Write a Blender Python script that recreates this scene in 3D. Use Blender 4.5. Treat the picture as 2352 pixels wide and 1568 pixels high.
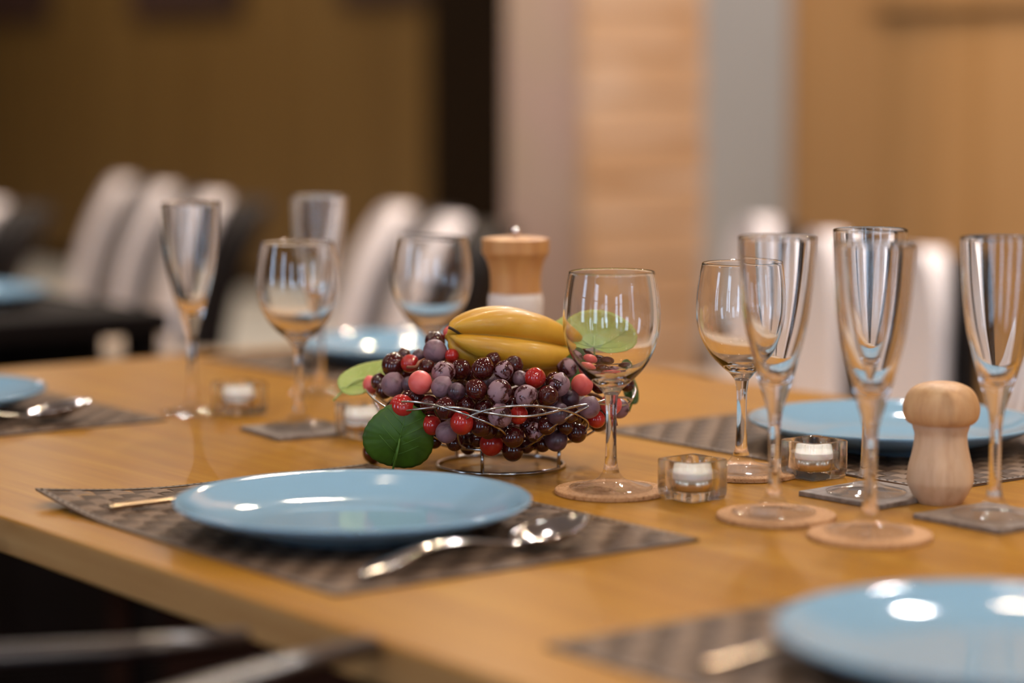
import bpy, bmesh, math, random
from math import sin, cos, pi, radians, sqrt, atan2
from mathutils import Vector, Matrix
for o in list(bpy.data.objects): bpy.data.objects.remove(o, do_unlink=True)
S = bpy.context.scene
COL = S.collection
random.seed(11)
# ------------------------------------------------------------------ camera, world, exposure
F_PX, HOR, EYE, TT = 5552.8, 185.0, 1.09, 0.75      # focal length in pixels, horizon row, eye height, table top height
PITCH = math.atan((784 - HOR) / F_PX)
cam_d = bpy.data.cameras.new('camera'); cam = bpy.data.objects.new('camera', cam_d); COL.objects.link(cam)
cam.location = (0, 0, EYE); cam.rotation_euler = (pi / 2 - PITCH, 0, 0)
cam_d.lens = 85; cam_d.sensor_width = 36; cam_d.clip_start = 0.05; cam_d.clip_end = 60
cam_d.dof.use_dof = True; cam_d.dof.focus_distance = 2.045; cam_d.dof.aperture_fstop = 1.9
S.camera = cam
S.view_settings.view_transform = 'Standard'; S.view_settings.look = 'None'
S.view_settings.gamma = 1; S.view_settings.use_curve_mapping = False
S.view_settings.exposure = 0.0
W = bpy.data.worlds.new('sky'); S.world = W; W.use_nodes = True
W.node_tree.nodes['Background'].inputs[0].default_value = (0.54, 0.73, 1.0, 1)
W.node_tree.nodes['Background'].inputs[1].default_value = 6.5
S.cycles.max_bounces = 20; S.cycles.transmission_bounces = 18; S.cycles.glossy_bounces = 6; S.cycles.diffuse_bounces = 4
S.cycles.transparent_max_bounces = 8
S.cycles.sample_clamp_indirect = 6.0
LAMP_WARM, LAMP_COOL = 350.0, 298.0

# ------------------------------------------------------------------ table frame: a runs along the long edge, b across
P0 = Vector((-0.006, 1.352)); E1 = Vector((-0.60407, 0.79693)); E2 = Vector((0.79693, 0.60407))
TH = atan2(E1.y, E1.x)
def T(a, b, z=0.0):
    p = P0 + a * E1 + b * E2
    return Vector((p.x, p.y, z))
def ray(px, py):
    dx = (px - 1176) / F_PX; dy = (784 - py) / F_PX
    return Vector((dx, cos(PITCH) + dy * sin(PITCH), -sin(PITCH) + dy * cos(PITCH)))
def at(px, py, z=TT):                 # the point of a horizontal plane seen at a picture position
    d = ray(px, py); t = (z - EYE) / d.z
    return Vector((d.x * t, d.y * t, z))
def deep(px, py, Y):                  # the point at a given distance seen at a picture position
    d = ray(px, py); t = Y / d.y
    return Vector((d.x * t, Y, EYE + d.z * t))

# ------------------------------------------------------------------ materials
def lin(c):
    return tuple(((v / 255) / 12.92 if v / 255 <= 0.04045 else ((v / 255 + 0.055) / 1.055) ** 2.4) for v in c) + (1.0,)
def mat(name, rgb=(200, 200, 200), rough=0.5, metal=0.0, **kw):
    m = bpy.data.materials.new(name); m.use_nodes = True
    b = m.node_tree.nodes['Principled BSDF']
    b.inputs['Base Color'].default_value = lin(rgb); b.inputs['Roughness'].default_value = rough; b.inputs['Metallic'].default_value = metal
    for k, v in kw.items():
        b.inputs[k.replace('_', ' ')].default_value = v
    return m
def nodes(m): return m.node_tree.nodes, m.node_tree.links, m.node_tree.nodes['Principled BSDF']
def ramp(m, fac, stops):
    n, l, b = nodes(m); r = n.new('ShaderNodeValToRGB'); l.new(fac, r.inputs[0])
    e = r.color_ramp.elements
    while len(e) < len(stops): e.new(0.5)
    for el, (p, c) in zip(e, stops): el.position = p; el.color = lin(c)
    return r
def noise(m, scale, detail=4, stretch=(1, 1, 1), rough=0.55, coord='Object'):
    n, l, b = nodes(m); tc = n.new('ShaderNodeTexCoord'); mp = n.new('ShaderNodeMapping'); t = n.new('ShaderNodeTexNoise')
    mp.inputs['Scale'].default_value = stretch
    l.new(tc.outputs[coord], mp.inputs[0]); l.new(mp.outputs[0], t.inputs['Vector'])
    t.inputs['Scale'].default_value = scale; t.inputs['Detail'].default_value = detail; t.inputs['Roughness'].default_value = rough
    return t
def bump(m, fac, strength=0.2, dist=0.002):
    n, l, b = nodes(m); bp = n.new('ShaderNodeBump'); bp.inputs['Strength'].default_value = strength; bp.inputs['Distance'].default_value = dist
    l.new(fac, bp.inputs['Height']); l.new(bp.outputs[0], b.inputs['Normal'])
def wood(name, dark, mid, light, stretch, scale=3.0, rough=0.4, bstr=0.08, **kw):
    m = mat(name, mid, rough, **kw); n, l, b = nodes(m)
    t = noise(m, scale, 6, stretch, 0.6)
    r = ramp(m, t.outputs['Fac'], [(0.3, dark), (0.5, mid), (0.72, light)])
    l.new(r.outputs[0], b.inputs['Base Color']); bump(m, t.outputs['Fac'], bstr, 0.001)
    return m
M = {}
M['oak'] = wood('oak_table', (150, 100, 26), (163, 113, 32), (176, 128, 44), (1.2, 26, 26), 2.2, 0.28, 0.05, Specular_IOR_Level=0.12)
M['oak_edge_lit'] = wood('oak_edge_lit', (166, 122, 74), (178, 136, 86), (190, 150, 100), (1.5, 20, 30), 2.2, 0.42, 0.05)  # same oak, with missing light on the side faces put into the colour
M['plate'] = mat('blue_glaze', (130, 167, 193), 0.06, Specular_IOR_Level=0.4)
M['glass'] = mat('clear_glass', (255, 255, 255), 0.0, Transmission_Weight=1.0, IOR=1.5)
M['thin_glass'] = bpy.data.materials.new('thin_glass'); M['thin_glass'].use_nodes = True
tg = M['thin_glass'].node_tree; tg.nodes.clear()
o_ = tg.nodes.new('ShaderNodeOutputMaterial'); x_ = tg.nodes.new('ShaderNodeMixShader'); f_ = tg.nodes.new('ShaderNodeFresnel'); a_ = tg.nodes.new('ShaderNodeBsdfTransparent'); g_ = tg.nodes.new('ShaderNodeBsdfGlossy')
w_ = tg.nodes.new('ShaderNodeNewGeometry'); k_ = tg.nodes.new('ShaderNodeMapRange'); k_.inputs[3].default_value = 1.45; k_.inputs[4].default_value = 1 / 1.45; tg.links.new(w_.outputs['Backfacing'], k_.inputs[0]); tg.links.new(k_.outputs[0], f_.inputs[0]); g_.inputs['Roughness'].default_value = 0.02; a_.inputs[0].default_value = (0.95, 0.95, 0.955, 1)
tg.links.new(f_.outputs[0], x_.inputs[0]); tg.links.new(a_.outputs[0], x_.inputs[1]); tg.links.new(g_.outputs[0], x_.inputs[2]); tg.links.new(x_.outputs[0], o_.inputs[0])
M['glass_thick'] = mat('moulded_glass', (252, 254, 253), 0.0, Transmission_Weight=1.0, IOR=1.5)
n_, l_, b_ = nodes(M['glass_thick']); a_ = n_.new('ShaderNodeBsdfTransparent'); x_ = n_.new('ShaderNodeMixShader'); x_.inputs[0].default_value = 0.15
l_.new(b_.outputs[0], x_.inputs[1]); l_.new(a_.outputs[0], x_.inputs[2]); l_.new(x_.outputs[0], n_['Material Output'].inputs[0])
M['steel'] = mat('polished_steel', (222, 217, 214), 0.11, 1.0)
M['wire'] = mat('chromed_wire', (190, 184, 180), 0.16, 1.0)
M['steel_tan_reflection'] = mat('cutlery_steel_warm_reflection', (205, 176, 140), 0.2, 1.0)  # steel tinted to paint in the warm reflection of the table
M['cork'] = mat('cork', (190, 146, 106), 0.8); n_, l_, b_ = nodes(M['cork'])
t_ = noise(M['cork'], 420, 3); l_.new(ramp(M['cork'], t_.outputs['Fac'], [(0.3, (136, 92, 54)), (0.44, (190, 142, 98)), (0.7, (202, 158, 116))]).outputs[0], b_.inputs['Base Color']); bump(M['cork'], t_.outputs['Fac'], 0.3, 0.0006)
M['slate'] = mat('grey_coaster', (112, 100, 92), 0.35); n_, l_, b_ = nodes(M['slate'])
t_ = noise(M['slate'], 160, 3); l_.new(ramp(M['slate'], t_.outputs['Fac'], [(0.3, (104, 92, 84)), (0.7, (142, 130, 122))]).outputs[0], b_.inputs['Base Color'])
M['beech'] = wood('beech', (172, 124, 78), (198, 152, 104), (212, 170, 124), (14, 14, 1.4), 6, 0.5, 0.06)
M['beech_pale'] = wood('beech_pale', (188, 150, 116), (206, 170, 136), (216, 184, 152), (16, 16, 1.4), 6, 0.5, 0.06)
M['mill_wood'] = wood('mill_wood', (176, 118, 66), (196, 138, 80), (206, 154, 96), (16, 16, 1.4), 5, 0.42, 0.05)
M['ceramic'] = mat('white_ceramic', (226, 214, 206), 0.25)
M['wax'] = mat('white_wax', (238, 228, 226), 0.5, Subsurface_Weight=0.3)
M['cup'] = mat('tealight_cup', (226, 206, 184), 0.22, 1.0)
M['wick'] = mat('wick', (230, 222, 210), 0.9)
def weave(name, c1, c2):
    m = mat(name, c1, 0.6, Specular_IOR_Level=0.12); n, l, b = nodes(m)
    t = noise(m, 60, 3, (1, 1, 1)); r = ramp(m, t.outputs['Fac'], [(0.3, c2), (0.7, c1)])
    l.new(r.outputs[0], b.inputs['Base Color']); t2 = noise(m, 900, 2); bump(m, t2.outputs['Fac'], 0.15, 0.0004)
    return m
M['weave_a'] = weave('woven_vinyl_light', (130, 108, 90), (112, 92, 76))
M['weave_b'] = weave('woven_vinyl_dark', (92, 74, 60), (72, 56, 45))
M['hem'] = mat('mat_hem', (104, 86, 72), 0.5); M['stitch'] = mat('dark_stitch', (30, 22, 18), 0.8)
def grape(name, skin, bloom, lo, hi, rough=0.1, sss=0.0, brough=0.5):
    m = mat(name, skin, rough, Coat_Weight=0.3, Coat_Roughness=0.05, Specular_IOR_Level=0.55); n, l, b = nodes(m)
    tc = n.new('ShaderNodeTexCoord'); oi = n.new('ShaderNodeObjectInfo'); ad = n.new('ShaderNodeVectorMath'); ad.operation = 'ADD'
    ml = n.new('ShaderNodeMath'); ml.operation = 'MULTIPLY'; ml.inputs[1].default_value = 37.0
    l.new(oi.outputs['Random'], ml.inputs[0]); l.new(tc.outputs['Object'], ad.inputs[0]); l.new(ml.outputs[0], ad.inputs[1])
    t = n.new('ShaderNodeTexNoise'); t.inputs['Scale'].default_value = 1.1; t.inputs['Detail'].default_value = 3.5; t.inputs['Roughness'].default_value = 0.5
    t.inputs['Distortion'].default_value = 0.6
    l.new(ad.outputs[0], t.inputs['Vector'])
    r = n.new('ShaderNodeValToRGB'); r.color_ramp.elements[0].position = lo; r.color_ramp.elements[1].position = hi
    l.new(t.outputs['Fac'], r.inputs[0])
    mx = n.new('ShaderNodeMix'); mx.data_type = 'RGBA'; mx.inputs[6].default_value = lin(skin); mx.inputs[7].default_value = lin(bloom)
    l.new(r.outputs[0], mx.inputs[0]); l.new(mx.outputs[2], b.inputs['Base Color'])
    mr = n.new('ShaderNodeMapRange'); mr.inputs[3].default_value = rough; mr.inputs[4].default_value = brough
    l.new(r.outputs[0], mr.inputs[0]); l.new(mr.outputs[0], b.inputs['Roughness'])
    cw = n.new('ShaderNodeMapRange'); cw.inputs[3].default_value = 0.4; cw.inputs[4].default_value = 0.0
    l.new(r.outputs[0], cw.inputs[0]); l.new(cw.outputs[0], b.inputs['Coat Weight'])
    if sss:
        b.inputs['Subsurface Weight'].default_value = sss; b.inputs['Subsurface Radius'].default_value = (1.0, 0.25, 0.2); b.inputs['Subsurface Scale'].default_value = 0.006
    return m
GM = {'D': grape('grape_dark', (66, 18, 16), (84, 40, 42), 0.58, 0.85, 0.04),
      'B': grape('grape_bloomed', (62, 20, 22), (146, 112, 120), 0.46, 0.54),
      'P': grape('grape_dusty', (70, 38, 44), (130, 98, 108), 0.25, 0.5, 0.3),
      'R': grape('grape_red', (176, 40, 34), (192, 78, 70), 0.6, 0.85, 0.12, 0.45),
      'K': grape('grape_pink', (212, 84, 78), (222, 108, 102), 0.3, 0.7, 0.4, 0.5),
      'Q': grape('grape_plum', (56, 30, 38), (94, 66, 78), 0.35, 0.65, 0.3)}
M['stem'] = mat('grape_stem', (120, 72, 44), 0.6)
M['star'] = mat('starfruit_skin', (214, 160, 42), 0.42, Subsurface_Weight=0.15, Subsurface_Scale=0.01, Coat_Weight=0.12, Coat_Roughness=0.15)
n_, l_, b_ = nodes(M['star']); t_ = noise(M['star'], 26, 4, (0.5, 1, 1)); l_.new(ramp(M['star'], t_.outputs['Fac'], [(0.3, (186, 134, 28)), (0.55, (204, 154, 42)), (0.8, (214, 170, 66))]).outputs[0], b_.inputs['Base Color'])
t2_ = noise(M['star'], 180, 3); bump(M['star'], t2_.outputs['Fac'], 0.12, 0.0008)
M['twig'] = mat('dark_twig', (52, 36, 22), 0.7)
def leafm(name, c1, c2, tr):
    m = mat(name, c1, 0.45); n, l, b = nodes(m); t = noise(m, 60, 4)
    l.new(ramp(m, t.outputs['Fac'], [(0.3, c1), (0.7, c2)]).outputs[0], b.inputs['Base Color'])
    b.inputs['Subsurface Weight'].default_value = tr; b.inputs['Subsurface Scale'].default_value = 0.004; bump(m, t.outputs['Fac'], 0.25, 0.001)
    return m
M['leaf_dark'] = leafm('leaf_dark_green', (44, 74, 8), (58, 94, 12), 0.0)
M['leaf_pale'] = leafm('leaf_pale_green', (150, 170, 84), (168, 184, 108), 0.2)
M['vein'] = mat('leaf_vein', (170, 186, 110), 0.5); M['vein_dark'] = mat('leaf_vein_dark', (66, 104, 24), 0.5)
M['dark_wood'] = wood('dark_stained_wood', (22, 11, 9), (32, 17, 13), (44, 26, 20), (3, 14, 14), 3, 0.28, 0.05)
M['table_dark'] = mat('dark_table_wood', (16, 8, 6), 0.7, Specular_IOR_Level=0.12)
t_ = noise(M['table_dark'], 4, 4, (2, 20, 20)); bump(M['table_dark'], t_.outputs['Fac'], 0.05, 0.001)
M['black_seat'] = mat('black_seat', (24, 18, 18), 0.5)
M['white_pad'] = mat('white_upholstery', (246, 236, 236), 0.65); t_ = noise(M['white_pad'], 300, 2); bump(M['white_pad'], t_.outputs['Fac'], 0.1, 0.001)
M['seat_tan'] = mat('tan_seat', (176, 156, 136), 0.6)
M['black_shell'] = mat('black_shell', (18, 11, 9), 0.5, Specular_IOR_Level=0.2)
M['paper'] = mat('white_paper_napkin', (236, 228, 226), 0.8); M['red_print'] = mat('red_print', (190, 90, 80), 0.8)

# ------------------------------------------------------------------ mesh helpers
def link(name, bm, m, parent=None, loc=None, rz=None, smooth=True, mats=None):
    me = bpy.data.meshes.new(name); bm.to_mesh(me); bm.free()
    for mm in (mats or [m]): me.materials.append(mm)
    if smooth:
        for p in me.polygons: p.use_smooth = True
    o = bpy.data.objects.new(name, me); COL.objects.link(o)
    if parent: o.parent = parent
    if loc is not None: o.location = loc
    if rz is not None: o.rotation_euler = (0, 0, rz)
    return o
def tag(o, label, cat, group=None, kind=None):
    o['label'] = label; o['category'] = cat
    if group: o['group'] = group
    if kind: o['kind'] = kind
    return o
def thing(name, label, cat, loc, rz=0.0, group=None):
    o = bpy.data.objects.new(name, None); o.empty_display_size = 0.05; COL.objects.link(o)
    o.location = loc; o.rotation_euler = (0, 0, rz)
    return tag(o, label, cat, group)
def dup(root, loc, rz, label, group=None):
    r = root.copy(); COL.objects.link(r); r.location = loc; r.rotation_euler = (0, 0, rz); r['label'] = label
    if group: r['group'] = group
    for ch in list(root.children):
        c = ch.copy(); COL.objects.link(c); c.parent = r
        for g in list(ch.children):
            d = g.copy(); COL.objects.link(d); d.parent = c
    return r
def lathe(prof, seg=64, bm=None, cx=0, cy=0):
    bm = bm or bmesh.new(); rings = []
    for r, z in prof:
        if r < 1e-6: rings.append([bm.verts.new((cx, cy, z))])
        else: rings.append([bm.verts.new((cx + r * cos(2 * pi * k / seg), cy + r * sin(2 * pi * k / seg), z)) for k in range(seg)])
    for A, B in zip(rings, rings[1:]):
        for k in range(seg):
            k2 = (k + 1) % seg
            if len(A) == 1 and len(B) > 1: bm.faces.new((A[0], B[k2], B[k]))
            elif len(B) == 1 and len(A) > 1: bm.faces.new((A[k], A[k2], B[0]))
            elif len(A) > 1: bm.faces.new((A[k], A[k2], B[k2], B[k]))
    return bm
def spline(pts, n=8):                 # Catmull-Rom through points
    pts = [Vector(p) for p in pts]; out = []
    P = [2 * pts[0] - pts[1]] + pts + [2 * pts[-1] - pts[-2]]
    for i in range(1, len(P) - 2):
        p0, p1, p2, p3 = P[i - 1:i + 3]
        for k in range(n):
            t = k / n
            out.append(0.5 * ((2 * p1) + (p2 - p0) * t + (2 * p0 - 5 * p1 + 4 * p2 - p3) * t * t + (3 * p1 - p0 - 3 * p2 + p3) * t ** 3))
    out.append(pts[-1]); return out
def sprof(pts, n=6): return [(max(0.0, v.x), v.y) for v in [Vector((p.x, p.y)) for p in spline([(r, z, 0) for r, z in pts], n)]]
def tube(path, rad, seg=10, bm=None, closed=False, flat=1.0, up=None):
    bm = bm or bmesh.new(); path = [Vector(p) for p in path]; n = len(path); rings = []
    rads = rad if isinstance(rad, (list, tuple)) else [rad] * n
    ref = Vector(up) if up else None; prev = None
    for i, p in enumerate(path):
        if closed: t = path[(i + 1) % n] - path[i - 1]
        else: t = path[min(i + 1, n - 1)] - path[max(i - 1, 0)]
        t.normalize()
        if ref is not None: u = ref - t * ref.dot(t)
        elif prev is None:
            u = Vector((0, 0, 1)) if abs(t.z) < 0.9 else Vector((1, 0, 0)); u = u - t * u.dot(t)
        else: u = prev - t * prev.dot(t)
        u.normalize(); prev = u; v = t.cross(u)
        rings.append([bm.verts.new(p + rads[i] * (cos(2 * pi * k / seg) * v + flat * sin(2 * pi * k / seg) * u)) for k in range(seg)])
    m = n if closed else n - 1
    for i in range(m):
        A, B = rings[i], rings[(i + 1) % n]
        for k in range(seg): bm.faces.new((A[k], A[(k + 1) % seg], B[(k + 1) % seg], B[k]))
    if not closed:
        bm.faces.new(rings[0][::-1]); bm.faces.new(rings[-1])
    return bm
def box(x0, x1, y0, y1, z0, z1, bm=None, bev=0.0):
    bm = bm or bmesh.new()
    v = [bm.verts.new((x, y, z)) for z in (z0, z1) for y in (y0, y1) for x in (x0, x1)]
    fs = [bm.faces.new([v[i] for i in f]) for f in ((0, 2, 3, 1), (4, 5, 7, 6), (0, 1, 5, 4), (2, 6, 7, 3), (0, 4, 6, 2), (1, 3, 7, 5))]
    if bev:
        es = list({e for f in fs for e in f.edges}); bmesh.ops.bevel(bm, geom=es, offset=bev, segments=3, affect='EDGES', profile=0.6)
    return bm
def struct(name, bm, m, loc=(0, 0, 0), rz=0.0, label=None, mats=None):
    o = link(name, bm, m, None, loc, rz, False, mats); o['kind'] = 'structure'
    if label: o['label'] = label
    return o

# ------------------------------------------------------------------ room (axes follow the table: local x = a, local y = -b)
O3 = Vector((P0.x, P0.y, 0))
CEIL = 3.0
def rbox(a0, a1, b0, b1, z0, z1, bm=None, bev=0.0): return box(a0, a1, -b1, -b0, z0, z1, bm, bev)
M['carpet'] = mat('dark_carpet', (20, 11, 9), 0.95, Specular_IOR_Level=0.0); t_ = noise(M['carpet'], 300, 3); bump(M['carpet'], t_.outputs['Fac'], 0.3, 0.004)
M['pale_floor'] = mat('pale_floor', (236, 230, 218), 0.55)
n_, l_, b_ = nodes(M['pale_floor']); t_ = noise(M['pale_floor'], 1.5, 3); l_.new(ramp(M['pale_floor'], t_.outputs['Fac'], [(0.3, (228, 222, 210)), (0.7, (240, 236, 226))]).outputs[0], b_.inputs['Base Color'])
M['ceil'] = mat('ceiling_paint', (214, 206, 194), 0.8)
M['brown_wall'] = wood('brown_panel_wall', (104, 76, 34), (118, 88, 42), (128, 98, 52), (8, 8, 0.25), 1.2, 0.5, 0.03)
M['grey_wall'] = mat('grey_paint', (190, 186, 184), 0.7); t_ = noise(M['grey_wall'], 2, 2); bump(M['grey_wall'], t_.outputs['Fac'], 0.05, 0.002)
M['tan_plaster'] = mat('tan_plaster', (206, 176, 156), 0.7); t_ = noise(M['tan_plaster'], 3, 3); n_, l_, b_ = nodes(M['tan_plaster']); l_.new(ramp(M['tan_plaster'], t_.outputs['Fac'], [(0.3, (202, 174, 150)), (0.7, (206, 172, 158))]).outputs[0], b_.inputs['Base Color'])
M['stack_wood'] = wood('plank_cladding', (200, 152, 108), (216, 172, 132), (228, 192, 160), (2.2, 2.2, 9), 1.3, 0.45, 0.03)
M['veneer'] = wood('wood_veneer_wall', (162, 120, 72), (178, 135, 87), (190, 148, 100), (7, 7, 0.2), 1.1, 0.42, 0.03)
M['dark_trim'] = mat('dark_trim', (30, 17, 3), 0.8, Specular_IOR_Level=0.1)
M['warm_wall'] = mat('warm_plaster', (190, 160, 128), 0.8)
A0, A1, B0, B1 = -6.0, 15.5, -5.0, 5.66
struct('floor', rbox(A0, 6.2, B0, B1, -0.1, 0), M['carpet'], O3, TH)
struct('floor_far', rbox(6.2, A1, B0, B1, -0.1, 0), M['pale_floor'], O3, TH)
struct('ceiling', rbox(A0, A1, B0, B1, CEIL, CEIL + 0.1), M['ceil'], O3, TH)
struct('wall_right', rbox(7.62, A1, B1, B1 + 0.15, 0, CEIL), M['brown_wall'], O3, TH)
struct('wall_right.001', rbox(A0, 7.52, B1, B1 + 0.15, 0, CEIL), M['grey_wall'], O3, TH)
struct('dark_gap_strip', rbox(7.44, 8.02, B1 - 0.06, B1 + 0.1, 0, CEIL), M['dark_trim'], O3, TH)  # dark box standing in for the dark recess between the two walls
struct('wall_far', rbox(A1, A1 + 0.15, B0, B1, 0, CEIL), M['brown_wall'], O3, TH)
struct('baseboard_right', rbox(8.02, A1, B1 - 0.015, B1, 0, 0.09), M['dark_trim'], O3, TH)
# right-hand veneer partition, nearer than the long wall
struct('wall_partition', rbox(-2.0, 3.96, 4.0, 4.12, 0, CEIL), M['veneer'], O3, TH)
struct('trim_2', rbox(1.5, 3.62, 3.965, 4.0, 1.283, 1.36), M['veneer'], O3, TH)
# wood clad pillar
pl = struct('pillar', rbox(3.57, 3.89, 2.935, 3.29, 0, CEIL), M['tan_plaster'], O3, TH)
cl = bmesh.new(); zz = 0.0; random.seed(4)
while zz < CEIL - 0.01:
    hgt = min(0.105, CEIL - zz); d = random.uniform(0.0, 0.012)
    box(3.545 - d, 3.57, -3.30, -2.92, zz + 0.003, zz + hgt - 0.003, cl); zz += hgt
link('plank_cladding', cl, M['stack_wood'], pl, smooth=False)
# back wall and left wall with tall windows (they light the room and show in the glasses)
def wall_with_windows(name, axis, fixed, lo, hi, wins, thick, sgn):
    bm = bmesh.new(); cur = lo; zs, zt = 0.35, 2.55
    def bx(p0, p1, z0, z1):
        f0, f1 = sorted((fixed, fixed + sgn * thick))
        if axis == 'a': rbox(f0, f1, p0, p1, z0, z1, bm)
        else: rbox(p0, p1, f0, f1, z0, z1, bm)
    for w0, w1 in wins:
        bx(cur, w0, 0, CEIL); bx(w0, w1, 0, zs); bx(w0, w1, zt, CEIL); cur = w1
    bx(cur, hi, 0, CEIL)
    struct(name, bm, M['warm_wall'], O3, TH)
    return zs, zt
wb = [(-3.4, -2.6), (-2.0, -1.2), (1.6, 2.4)]
wl = [(-4.2, -3.3), (-1.2, -0.3), (2.2, 3.1)]
wall_with_windows('wall_back', 'a', A0, B0, B1, wb, 0.15, -1)
wall_with_windows('wall_left', 'b', B0, A0, A1, wl, 0.15, -1)
M['frame'] = mat('window_frame_white', (225, 222, 218), 0.5)
k = 1
for axis, wins in (('a', wb), ('b', wl)):
    for w0, w1 in wins:
        bm = bmesh.new()
        fx = (A0 - 0.1, A0 - 0.05) if axis == 'a' else (B0 - 0.1, B0 - 0.05)
        for p0, p1, z0, z1 in ((w0, w0 + 0.05, 0.35, 2.55), (w1 - 0.05, w1, 0.35, 2.55), (w0, w1, 0.35, 0.41), (w0, w1, 2.49, 2.55), (w0, w1, 1.72, 1.77)):
            if axis == 'a': rbox(fx[0], fx[1], p0, p1, z0, z1, bm)
            else: rbox(p0, p1, fx[0], fx[1], z0, z1, bm)
        struct('window_%d' % k, bm, M['frame'], O3, TH); k += 1

# dark pictures hanging on the brown wall (only their lower edges are in view)
M['pic_frame'] = mat('dark_picture_frame', (44, 26, 20), 0.5); M['pic'] = mat('dark_plum_canvas', (66, 42, 38), 0.6)
t_ = noise(M['pic'], 3, 4); n_, l_, b_ = nodes(M['pic']); l_.new(ramp(M['pic'], t_.outputs['Fac'], [(0.3, (56, 34, 28)), (0.7, (84, 56, 50))]).outputs[0], b_.inputs['Base Color'])
def wall_a(px):                       # where the line of sight over a picture column meets the brown wall
    kx = (px - 1176) / F_PX; bx_, by_ = P0.x + B1 * E2.x, P0.y + B1 * E2.y
    return (bx_ - kx * by_) / (kx * E1.y - E1.x)
for (pl_, pr_, zb, lab) in ((-140, 128, 1.43, 'dark framed picture at the far left end of the brown wall'),
                            (322, 566, 1.425, 'dark plum picture on the brown wall above the row of three white chairs'),
                            (795, 1048, 1.447, 'dark picture on the brown wall beside the dark upright strip')):
    aL, aR = wall_a(pl_), wall_a(pr_); w_ = abs(aL - aR); c_ = (aL + aR) / 2
    t = thing('framed_picture', lab, 'picture', T(c_, B1 - 0.022, zb), TH, 'pictures on the brown wall')
    fr = bmesh.new()
    for x0, x1, z0, z1 in ((-w_ / 2, w_ / 2, 0, 0.045), (-w_ / 2, w_ / 2, 0.655, 0.7), (-w_ / 2, -w_ / 2 + 0.045, 0.045, 0.655), (w_ / 2 - 0.045, w_ / 2, 0.045, 0.655)):
        box(x0, x1, -0.02, 0.02, z0, z1, fr)
    link('frame', fr, M['pic_frame'], t, smooth=False)
    link('canvas', box(-w_ / 2 + 0.04, w_ / 2 - 0.04, -0.012, 0.006, 0.04, 0.66), M['pic'], t, smooth=False)

# ceiling spotlights
M['lamp_body'] = mat('lamp_housing', (230, 226, 220), 0.4)
def emis(name, col, st):
    m = mat(name, (255, 255, 255), 0.5); b = m.node_tree.nodes['Principled BSDF']
    b.inputs['Emission Color'].default_value = col; b.inputs['Emission Strength'].default_value = st; return m
LAMPS = {}
def lamp_mat(kind, a, b):             # gains made up per zone to balance brightness across the hall
    if a < -0.9: g = 2.2
    elif a < 1.0: g = 0.6 if b < 2 else 1.6
    elif a < 4.6: g = 3.2 if b >= 2 else 0.75
    else: g = 1.6 if a < 7 else 1.45
    if (kind, g) not in LAMPS:
        LAMPS[kind, g] = emis('spot_%s_%d' % (kind, int(g * 100)), (1.0, 0.78, 0.55, 1) if kind == 'warm' else (1.0, 0.95, 0.93, 1), (LAMP_WARM if kind == 'warm' else LAMP_COOL) * g)
    return LAMPS[kind, g]
lampspots = []
for ia, a in enumerate((-2.6, -1.1, 0.4, 1.9, 3.4)):
    for ib, b in enumerate((-2.2, -0.6, 0.9, 2.4, 3.5)):
        if b > 3: continue
        lampspots.append((a + (0.2 if ib % 2 else 0), b, 'lamp_warm' if (ia + ib) % 2 else 'lamp_cool'))
lampspots += [(6.0, 0.8, 'lamp_warm'), (9.0, 2.0, 'lamp_warm'), (11.5, 1.5, 'lamp_cool'), (4.8, 4.9, 'lamp_cool'), (5.9, 5.0, 'lamp_cool')]  # lamps added to brighten the far hall and the grey wall
lampspots += [(8.6 + 1.3 * i, 4.5, 'lamp_warm' if i % 2 else 'lamp_cool') for i in range(3)] + [(7.2, 3.2, 'lamp_cool'), (5.0, 1.6, 'lamp_cool'), (7.0, 1.6, 'lamp_warm'), (4.5, 3.3, 'lamp_warm'), (2.7, 2.8, "lamp_cool"), (1.14, 2.32, 'lamp_cool'), (1.02, 1.58, 'lamp_warm')]  # mostly added to brighten walls and chairs; last two follow plate highlights
lp = None
for (a, b, mk) in lampspots:
    t = thing('ceiling_spotlight', 'round recessed spotlight in the ceiling above the tables', 'spotlight', T(a, b, CEIL - 0.012), TH, 'recessed ceiling spotlights')
    link('housing', lathe([(0.05, 0.004), (0.05, -0.006), (0.066, -0.006), (0.07, 0.0), (0.07, 0.012)], 24), M['lamp_body'], t)
    link('diffuser', lathe([(0.0, 0.0), (0.05, 0.0)], 24), lamp_mat(mk[5:], a, b), t, smooth=False)

# ------------------------------------------------------------------ dining table
tb = thing('dining_table', 'light oak dining table laid with blue plates and glasses', 'table', O3, TH)
link('tabletop', rbox(-0.9, 1.56, 0.0, 1.044, TT - 0.03, TT, bev=0.003), M['oak'], tb, mats=[M['oak'], M['oak_edge_lit']], smooth=False)
for f_ in tb.children[0].data.polygons: f_.material_index = 1 if abs(f_.normal.z) < 0.3 else 0
for a, b in ((-0.78, 0.12), (-0.78, 0.92), (1.44, 0.12), (1.44, 0.92)):
    link('leg', rbox(a - 0.035, a + 0.035, b - 0.035, b + 0.035, 0, TT - 0.03, bev=0.004), M['black_shell'], tb, smooth=False)

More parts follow.
